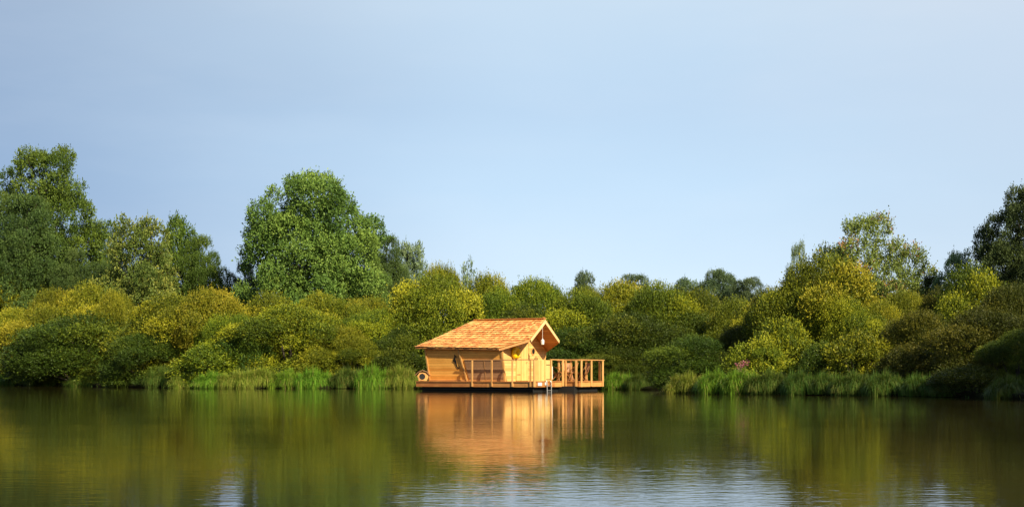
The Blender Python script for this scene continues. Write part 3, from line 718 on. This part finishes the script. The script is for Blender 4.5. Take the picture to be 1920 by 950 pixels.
def make_sedge(seed, n=15000, wide=1.75, deep=.9, H=1.25):
    rng = np.random.default_rng(seed); k = 22
    cx = np.linspace(-1, 1, k)*wide*.78+rng.uniform(-.2, .2, k); cy = rng.uniform(-1, 1, k)*deep*.55; hh = rng.uniform(.74, 1.05, k)*(1-.42*(cx/wide)**2)
    c = rng.integers(0, k, n); a = rng.uniform(0, 2*np.pi, n); q = rng.random(n)**.6
    dirn = np.stack([np.cos(a), np.sin(a)], 1)
    Bx = cx[c]+dirn[:, 0]*.34*q+rng.normal(size=n)*.07; By = cy[c]+dirn[:, 1]*.30*q
    sh_ = rng.random(n)**.45; L = H*hh[c]*(.35+.75*sh_)*rng.uniform(.8, 1.1, n); out = (.20+.80*q)*rng.uniform(.5, 1.3, n)
    segs = 4; rows = []
    wdt = rng.uniform(.015, .028, n); sd_ = np.stack([-dirn[:, 1], dirn[:, 0]], 1); sw = rng.uniform(-1, 1, n)
    sd_ = unit(sd_+dirn*sw[:, None])
    for j in range(segs+1):
        s = j/segs; r_ = out*L*(.35*s+.65*s*s)*.62; z = L*(s-(.10+.72*out)*s**2.6)
        wj = wdt*(1-s*.85); x = Bx+dirn[:, 0]*r_; y_ = By+dirn[:, 1]*r_
        rows.append(np.stack([x+sd_[:, 0]*wj, y_+sd_[:, 1]*wj, z-.03], 1)); rows.append(np.stack([x-sd_[:, 0]*wj, y_-sd_[:, 1]*wj, z-.03], 1))
    V = np.stack(rows, 1).reshape(-1, 3); m_ = 2*(segs+1)
    base = (np.arange(n)*m_)[:, None]; F_ = np.concatenate([base+np.array([[2*j, 2*j+1, 2*j+3, 2*j+2]]) for j in range(segs)], 1).reshape(-1, 4)
    tb_ = np.clip(rng.random(k)[c]*.15+rng.random(n)*.78, 0, 1); tb_ = np.where(rng.random(n) < .05, 1.0, tb_)
    V[:, 2] *= 1.2/np.percentile(V[:, 2], 99.6); V[:, 0] *= wide/np.percentile(np.abs(V[:, 0]), 97)
    return np_mesh('blades', V, F_, np.repeat(tb_, segs))

BUSH = [make_bush(11), make_bush(12, nl=22, lobe=(.30, .46)), make_bush(13, nl=40, lobe=(.18, .36)), make_bush(14, nl=28, up=.8),
        make_bush(21, Rb=2.0, H=2.8, nl=22, leaf=.12, wid=.06, density=50, tw=.34), make_bush(22, Rb=2.0, H=2.6, nl=26, lobe=(.18, .36), leaf=.12, wid=.06, density=46, tw=.42, up=.9)]
first = {}
def plant(kind, proto, key, loc, s, rz, mat, bark, label, cat, group):
    """one plant = an empty with its crown and trunk; meshes shared between plants of one prototype"""
    e = empty(kind, loc, rz); e.scale = s; tag(e, label, cat, group)
    for j, (nm, me, mt) in enumerate((('crown', proto[0], mat), ('trunk', proto[1], bark))):
        o = first.get((key, j))
        if o is None:
            if len(me.materials) == 0: me.materials.append(mt)
            o = bpy.data.objects.new(nm, me); first[(key, j)] = o
        else: o = o.copy()
        col.objects.link(o); o.parent = e; set_mat(o, mt)
    return e

def shore_y(px):
    """distance at which the sight line of photo column px first meets land beyond the cabin / the near bank"""
    D = np.arange(45, 140, .25); X = (px-960)/F*D; s = shore_sd(X, D); k = np.argmax(s > 0); return D[k]

warn = []
def bush(px, ytop, hwpx, off, k, mat, label, fy=1.0):
    D = shore_y(px)+off; X = (px-960)/F*D; p = BUSH[k]; zg = float(ground_z(X, D)); r_ = hwpx*1.22*D/F; H = (HOR-ytop)*D/F+EYE-zg
    rng = random.Random(px*7+ytop); s = r_/p[2]
    return plant('willow_bush', p, ('b', k), (X, D, zg-.1), (s, s*fy, (H+.1)/p[3]), rng.uniform(0, 6.28), M[mat], M['bark_dark'], label, 'bush', 'willow bushes along the bank')

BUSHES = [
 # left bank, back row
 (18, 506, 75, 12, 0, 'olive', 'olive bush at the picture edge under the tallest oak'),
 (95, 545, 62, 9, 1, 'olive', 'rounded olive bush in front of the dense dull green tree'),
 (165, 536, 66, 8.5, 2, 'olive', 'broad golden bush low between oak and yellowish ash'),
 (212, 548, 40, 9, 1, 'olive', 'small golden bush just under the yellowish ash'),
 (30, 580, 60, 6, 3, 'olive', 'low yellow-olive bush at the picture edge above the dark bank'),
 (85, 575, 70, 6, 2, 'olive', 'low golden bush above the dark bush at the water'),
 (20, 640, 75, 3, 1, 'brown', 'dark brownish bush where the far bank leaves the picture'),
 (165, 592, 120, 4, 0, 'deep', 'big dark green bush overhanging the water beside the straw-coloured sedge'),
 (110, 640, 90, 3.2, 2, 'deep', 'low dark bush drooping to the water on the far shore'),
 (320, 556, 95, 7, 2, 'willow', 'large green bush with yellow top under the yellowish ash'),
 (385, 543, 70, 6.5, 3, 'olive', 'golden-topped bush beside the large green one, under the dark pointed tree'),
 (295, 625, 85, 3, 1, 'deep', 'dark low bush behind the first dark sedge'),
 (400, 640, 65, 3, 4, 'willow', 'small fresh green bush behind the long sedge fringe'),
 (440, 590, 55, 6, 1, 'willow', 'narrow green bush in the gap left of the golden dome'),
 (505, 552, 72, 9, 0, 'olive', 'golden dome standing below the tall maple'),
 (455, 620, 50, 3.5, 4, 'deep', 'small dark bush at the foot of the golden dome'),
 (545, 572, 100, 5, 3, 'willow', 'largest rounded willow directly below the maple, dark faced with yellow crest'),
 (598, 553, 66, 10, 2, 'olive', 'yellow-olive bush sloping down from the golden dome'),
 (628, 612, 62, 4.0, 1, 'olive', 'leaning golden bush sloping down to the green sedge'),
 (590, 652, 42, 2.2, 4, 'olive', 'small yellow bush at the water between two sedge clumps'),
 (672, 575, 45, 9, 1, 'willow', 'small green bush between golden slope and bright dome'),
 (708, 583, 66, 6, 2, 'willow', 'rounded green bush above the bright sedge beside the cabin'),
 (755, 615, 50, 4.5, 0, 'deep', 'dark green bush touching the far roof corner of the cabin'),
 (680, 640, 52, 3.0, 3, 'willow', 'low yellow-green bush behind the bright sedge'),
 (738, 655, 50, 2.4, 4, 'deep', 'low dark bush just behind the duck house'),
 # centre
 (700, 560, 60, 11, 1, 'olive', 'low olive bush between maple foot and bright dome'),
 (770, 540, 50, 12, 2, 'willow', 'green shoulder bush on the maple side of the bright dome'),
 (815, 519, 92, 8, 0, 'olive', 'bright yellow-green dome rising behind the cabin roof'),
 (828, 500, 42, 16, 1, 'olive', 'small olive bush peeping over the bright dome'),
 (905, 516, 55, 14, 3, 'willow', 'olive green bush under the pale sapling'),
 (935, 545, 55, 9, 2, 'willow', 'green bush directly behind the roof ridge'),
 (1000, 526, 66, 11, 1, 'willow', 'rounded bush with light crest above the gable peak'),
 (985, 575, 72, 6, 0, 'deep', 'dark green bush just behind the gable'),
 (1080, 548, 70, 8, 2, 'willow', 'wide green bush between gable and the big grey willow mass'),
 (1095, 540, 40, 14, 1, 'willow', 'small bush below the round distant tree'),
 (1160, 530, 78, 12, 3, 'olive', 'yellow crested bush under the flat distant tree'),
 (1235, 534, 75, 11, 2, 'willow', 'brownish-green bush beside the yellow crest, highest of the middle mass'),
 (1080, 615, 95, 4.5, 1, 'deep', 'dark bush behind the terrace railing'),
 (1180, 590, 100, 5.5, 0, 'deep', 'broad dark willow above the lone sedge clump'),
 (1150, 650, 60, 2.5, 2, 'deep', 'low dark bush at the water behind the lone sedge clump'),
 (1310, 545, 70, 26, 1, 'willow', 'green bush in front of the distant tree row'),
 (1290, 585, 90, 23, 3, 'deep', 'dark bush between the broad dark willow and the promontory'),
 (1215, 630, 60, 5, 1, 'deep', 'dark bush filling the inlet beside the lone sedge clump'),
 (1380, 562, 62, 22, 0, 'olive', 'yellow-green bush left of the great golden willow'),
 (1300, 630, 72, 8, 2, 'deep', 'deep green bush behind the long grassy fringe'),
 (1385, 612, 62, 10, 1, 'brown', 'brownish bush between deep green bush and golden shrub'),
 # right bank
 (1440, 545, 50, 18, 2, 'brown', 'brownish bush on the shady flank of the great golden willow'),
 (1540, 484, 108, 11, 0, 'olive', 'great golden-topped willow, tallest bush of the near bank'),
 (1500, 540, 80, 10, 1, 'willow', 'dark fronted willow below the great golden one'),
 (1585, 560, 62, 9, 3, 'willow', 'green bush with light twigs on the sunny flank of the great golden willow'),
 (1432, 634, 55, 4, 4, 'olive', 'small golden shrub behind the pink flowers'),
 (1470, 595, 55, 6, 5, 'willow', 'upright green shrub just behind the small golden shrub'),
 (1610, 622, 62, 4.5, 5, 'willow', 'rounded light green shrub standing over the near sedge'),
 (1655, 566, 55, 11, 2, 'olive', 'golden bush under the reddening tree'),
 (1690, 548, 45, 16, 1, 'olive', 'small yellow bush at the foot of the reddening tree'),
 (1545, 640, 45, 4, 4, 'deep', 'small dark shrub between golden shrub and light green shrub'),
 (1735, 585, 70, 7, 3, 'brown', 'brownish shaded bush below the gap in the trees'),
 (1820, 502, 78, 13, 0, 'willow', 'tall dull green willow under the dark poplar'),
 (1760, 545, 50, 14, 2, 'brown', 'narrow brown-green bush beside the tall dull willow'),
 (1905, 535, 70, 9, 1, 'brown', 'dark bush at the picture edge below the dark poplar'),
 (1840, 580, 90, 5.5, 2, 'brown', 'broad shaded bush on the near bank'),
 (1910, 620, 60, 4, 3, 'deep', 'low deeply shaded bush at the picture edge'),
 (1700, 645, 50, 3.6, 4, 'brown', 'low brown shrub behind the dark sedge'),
 (1820, 684, 66, .9, 5, 'brown', 'low twiggy shrub standing at the waterline of the near bank'),
]
for a in BUSHES: bush(*a)

def tree(kind, proto, key, px, ytop, hwpx, D, mat, label, cat='tree', group='tall trees behind the willows', bark='bark'):
    X = (px-960)/F*D; zg = float(ground_z(X, D)); H = (HOR-ytop)*D/F+EYE-zg; s = hwpx*D/F/proto[2]
    return plant(kind, proto, key, (X, D, zg-.1), (s, s, (H+.1)/proto[3]), random.Random(px).uniform(0, 6.28), M[mat], M[bark], label, cat, group)
T_OAK = make_tree(31, 18, [(.2, 5.5), (.35, 8.4), (.5, 7.8), (.68, 6.0), (.82, 4.8), (.93, 3.4), (1, 1.6)], .14, 240, (.55, 1.2), .20, .12, 20, 7, .55, vflat=.6, trunk=.42, shell=.5)
T_DENSE = make_tree(32, 14, [(.08, 4.6), (.3, 5.6), (.6, 5.2), (.85, 3.9), (1, 1.6)], .06, 200, (.6, 1.15), .17, .095, 24, 7, .5, vflat=.7, trunk=.3)
T_MAPLE = make_tree(33, 16, [(.1, 4.0), (.25, 5.9), (.5, 6.3), (.72, 5.6), (.88, 4.0), (1, 1.4)], .05, 235, (.5, 1.15), .20, .12, 23, 7, .6, up=.8, vflat=.95, trunk=.38, shell=.5)
T_ASH = make_tree(34, 9, [(.05, 3.0), (.3, 3.9), (.6, 3.4), (.85, 2.3), (1, .8)], .05, 150, (.4, .8), .19, .10, 24, 7, .42, up=.3, vflat=.8, trunk=.22)
T_SPIRE = make_tree(35, 9, [(.05, 3.2), (.3, 3.3), (.6, 2.7), (.85, 1.7), (1, .5)], .05, 110, (.45, .85), .19, .10, 22, 7, .5, up=1.0, vflat=1.0, trunk=.2)
T_LIGHT = make_tree(36, 9, [(.1, 2.2), (.3, 4.2), (.55, 4.4), (.78, 3.2), (1, .8)], .1, 170, (.35, .7), .15, .085, 34, 7, .5, up=.8, vflat=.8, trunk=.16, shell=.5)
T_SPRIG = make_tree(37, 5, [(.3, .5), (.6, .9), (.85, .8), (1, .3)], .3, 16, (.2, .4), .2, .09, 30, 6, .4, up=.6, vflat=.8, trunk=.06)

tree('oak_tree', T_OAK, 'oak', 88, 282, 132, 128, 'oak', 'tallest tree, spreading green oak with ragged top at the picture edge')
tree('leafy_tree', T_DENSE, 'dense', 42, 368, 105, 122, 'greygreen', 'dense dull green tree standing in front of the tall oak')
tree('leafy_tree', T_DENSE, 'dense', 150, 470, 60, 120, 'greygreen', 'low dull green tree at the foot of the tall oak')
tree('ash_tree', T_ASH, 'ash', 264, 411, 92, 112, 'seedtree', 'yellowish ash-like tree with pale seed clusters')
tree('leafy_tree', T_DENSE, 'dense', 220, 462, 45, 118, 'greygreen', 'small dull tree between oak and yellowish ash')
tree('pointed_tree', T_SPIRE, 'spire', 335, 408, 62, 120, 'oak', 'dark pointed tree just behind the yellowish ash')
tree('leafy_tree', T_DENSE, 'dense', 385, 446, 58, 116, 'oak', 'round green tree sloping down beside the dark pointed tree')
tree('leafy_tree', T_DENSE, 'dense', 452, 494, 45, 118, 'dark', 'low dark tree in the gap before the big maple')
tree('maple_tree', T_MAPLE, 'maple', 578, 330, 130, 112, 'maple', 'big broad maple towering over the golden willows')
tree('leafy_tree', T_DENSE, 'dense', 722, 443, 58, 118, 'greygreen', 'dull green tree against the flank of the big maple')
tree('leafy_tree', T_DENSE, 'dense', 690, 480, 45, 115, 'maple', 'low green tree tucked under the flank of the big maple')
tree('pale_tree', T_ASH, 'ash', 768, 457, 50, 124, 'pale', 'pale hazy green tree beside the dull green one')
tree('young_tree', T_SPRIG, 'sprig', 875, 484, 17, 106, 'pale', 'tiny pale sapling tip above the domed willows')
tree('distant_tree', T_ASH, 'ash', 1095, 511, 36, 175, 'far', 'small round distant tree on the skyline', group='distant trees on the skyline')
tree('distant_tree', T_DENSE, 'dense', 1188, 516, 62, 190, 'far', 'low flat distant tree between round one and tree row', group='distant trees on the skyline')
tree('distant_tree', T_MAPLE, 'maple', 1345, 508, 62, 170, 'far', 'tallest tree of the distant row before the golden willow', group='distant trees on the skyline')
tree('distant_tree', T_ASH, 'ash', 1285, 524, 50, 185, 'far', 'lowest distant tree at the start of the distant row', group='distant trees on the skyline')
tree('distant_tree', T_OAK, 'oak', 1405, 522, 55, 165, 'far', 'distant tree touching the great golden willow', group='distant trees on the skyline')
tree('distant_tree', T_DENSE, 'dense', 965, 538, 40, 160, 'far', 'distant tree just showing behind the ridge bushes', group='distant trees on the skyline')
tree('reddening_tree', T_LIGHT, 'light', 1622, 406, 112, 92, 'redtip', 'airy tree with reddening leaves behind the golden willow')
tree('pale_tree', T_LIGHT, 'light', 1495, 458, 30, 96, 'pale', 'slim pale tree peeping up beside the great golden willow')
tree('pale_tree', T_ASH, 'ash', 1795, 474, 56, 88, 'pale', 'thin pale tree in the gap beside the dark poplar')
tree('poplar_tree', T_MAPLE, 'maple', 1925, 352, 88, 84, 'dark', 'dark poplar rising at the picture edge of the near bank')
tree('leafy_tree', T_DENSE, 'dense', 1745, 520, 30, 90, 'dark', 'low dark tree in the gap beside the reddening tree')

# unseen trees added towards the sun to shade the near bank
for X, Y_, H_, key_, lab in ((32.5, 36.5, 16, 'maple', 'unseen tall leafy tree added to shade the near bank, closest to the promontory'), (39, 31, 16, 'maple', 'unseen tall leafy tree added to shade the near bank, farther from the promontory')):
    plant('leafy_tree', T_MAPLE, key_, (X, Y_, float(ground_z(X, Y_))-.1), (.95, .95, H_/16), X, M['dark'], M['bark'], lab, 'tree', 'tall trees behind the willows')

# sedge tussocks along the waterline
SED = [make_sedge(51), make_sedge(52, wide=1.5), make_sedge(53, wide=1.9, H=1.15)]
def sedge(px, ytop, hwpx, off, k, mat, label):
    ytop += 3
    D = shore_y(px)+off-.25; X = (px-960)/F*D; zg = max(0.0, float(ground_z(X, D)))
    H = (HOR-ytop)*D/F+EYE-zg; o = first.get(('s', k))
    if o is None:
        SED[k].materials.append(M['sedge']); o = bpy.data.objects.new('sedge_tussock', SED[k]); first[('s', k)] = o
    else: o = o.copy()
    col.objects.link(o); rr = random.Random(px*3)
    s = hwpx*D/F/(1.75 if k != 1 else 1.5)
    o.location = (X, D, zg-.05); o.scale = (s*.85, max(.8, min(1.2, s)), H/1.16); o.rotation_euler = (0, 0, rr.choice([0, math.pi])+rr.uniform(-.15, .15))
    set_mat(o, M[mat]); tag(o, label, 'sedge tussock', 'sedge tussocks along the waterline'); return o
SEDGES = [
 (20, 695, 40, .4, 2, 'sedge_dark', 'dark sedge at the picture edge of the far bank'),
 (90, 700, 38, .3, 0, 'sedge_dark', 'dark sedge under the low drooping bush'),
 (160, 701, 38, .3, 1, 'sedge_dark', 'short dark sedge below the big dark bush'),
 (235, 700, 40, .3, 2, 'sedge_dark', 'shaded sedge between big dark bush and the first tall tussock'),
 (305, 690, 32, .6, 0, 'sedge_dark', 'tall blue-green tussock beside the straw-coloured one'),
 (350, 698, 34, .2, 1, 'sedge_yellow', 'straw-yellow tussock, first of the sunny ones'),
 (400, 696, 40, .5, 2, 'sedge', 'green tussock next to the straw-yellow one'),
 (445, 694, 36, .3, 0, 'sedge_yellow', 'olive tussock in the middle of the sunny fringe'),
 (487, 688, 34, .5, 1, 'sedge_yellow', 'taller golden-green tussock before the dark gap'),
 (540, 692, 34, .5, 2, 'sedge', 'green tussock after the dark gap'),
 (590, 691, 38, .3, 0, 'sedge', 'bright green tussock beside the small yellow bush'),
 (655, 688, 36, .5, 1, 'sedge_dark', 'dull green tussock behind the brightest one'),
 (700, 686, 36, .2, 0, 'sedge', 'brightest grass-green tussock near the cabin'),
 (750, 686, 34, .4, 2, 'sedge_yellow', 'yellowish tussock touching the end of the deck'),
 (820, 704, 40, .5, 0, 'sedge_dark', 'low sedge hidden behind the cabin end'),
 (1160, 697, 32, .3, 1, 'sedge', 'lone green tussock just past the terrace'),
 (1197, 699, 28, .3, 0, 'sedge_dark', 'darker tussock beside the lone green one'),
 (1292, 698, 42, .4, 2, 'sedge_yellow', 'olive-brown tussock at the tip of the promontory'),
 (1345, 694, 42, .5, 0, 'sedge', 'green tussock under the pink flowers'),
 (1390, 692, 40, .4, 1, 'sedge', 'full green tussock in the middle of the promontory'),
 (1440, 694, 44, .3, 2, 'sedge_dark', 'dense dark green tussock ending the long fringe'),
 (1500, 694, 36, .4, 0, 'sedge_dark', 'rounded dark tussock after the long fringe'),
 (1548, 697, 34, .5, 1, 'sedge_dark', 'shaded tussock below the light green shrub'),
 (1600, 697, 44, .3, 2, 'sedge_dark', 'brown-based spreading tussock below the light green shrub'),
 (1660, 696, 44, .3, 0, 'sedge_dark', 'spreading tussock below the low brown shrub'),
 (1722, 700, 36, .4, 1, 'sedge_dark', 'dark tussock beside the twiggy waterline shrub'),
 (1770, 706, 30, .4, 2, 'sedge_dark', 'low tussock partly behind the twiggy waterline shrub'),
 (1890, 705, 40, .4, 0, 'sedge_dark', 'last dark tussock at the edge of the near bank'),
]
for a in SEDGES: sedge(*a)

# pink flowering plant on the promontory
rng = np.random.default_rng(77)
D = shore_y(1390)+1.2; X = (1390-960)/F*D; zg = float(ground_z(X, D)); fl = empty('flowering_plant', (X, D, zg))
tag(fl, 'small pink flowering plant in front of the golden shrub', 'flower')
b = MB()
for i in range(7): b.tube([(rng.normal()*.05, rng.normal()*.05, 0), (rng.normal()*.12, rng.normal()*.1, .7), (rng.normal()*.2, rng.normal()*.15, 1.05)], .008, 5)
b.build('stems', M['sedge_dark'], fl)
n = 260; hd = rng.normal(size=(7, 2))*np.array([.17, .14]); hi = rng.integers(0, 7, n); P = np.stack([hd[hi, 0]+rng.normal(size=n)*.035, hd[hi, 1]+rng.normal(size=n)*.035, .92+.05*hi+rng.uniform(-.14, .12, n)], 1)
child('blossom', leaf_mesh('blossom', P, rng.normal(size=(n, 3)), rng.normal(size=(n, 3)), np.full(n, .08), np.full(n, .06), rng.random(n)), M['pink'], fl)

# short rough grass and litter covering the bank soil
rng = np.random.default_rng(91); n = 90000
PX = rng.uniform(-45, 24, n); PY = rng.uniform(50, 118, n); s = shore_sd(PX, PY); ok = (s > -.12) & (s < 3.0); PX, PY, s = PX[ok], PY[ok], s[ok]
PZ = ground_z(PX, PY); n = len(PX); L_ = rng.uniform(.12, .42, n)*np.clip(.6+s, .5, 1.2)
child('bank_grass', leaf_mesh('bank_grass', np.stack([PX, PY, PZ-.02], 1), np.stack([rng.normal(size=n)*.35, rng.normal(size=n)*.35-.15, np.ones(n)], 1), rng.normal(size=(n, 3)), L_, np.full(n, .035), rng.random(n)**1.5), M['sedge_dark'])
tag(bpy.data.objects['bank_grass'], 'short dark grass along the water edge', 'grass', kind='stuff')
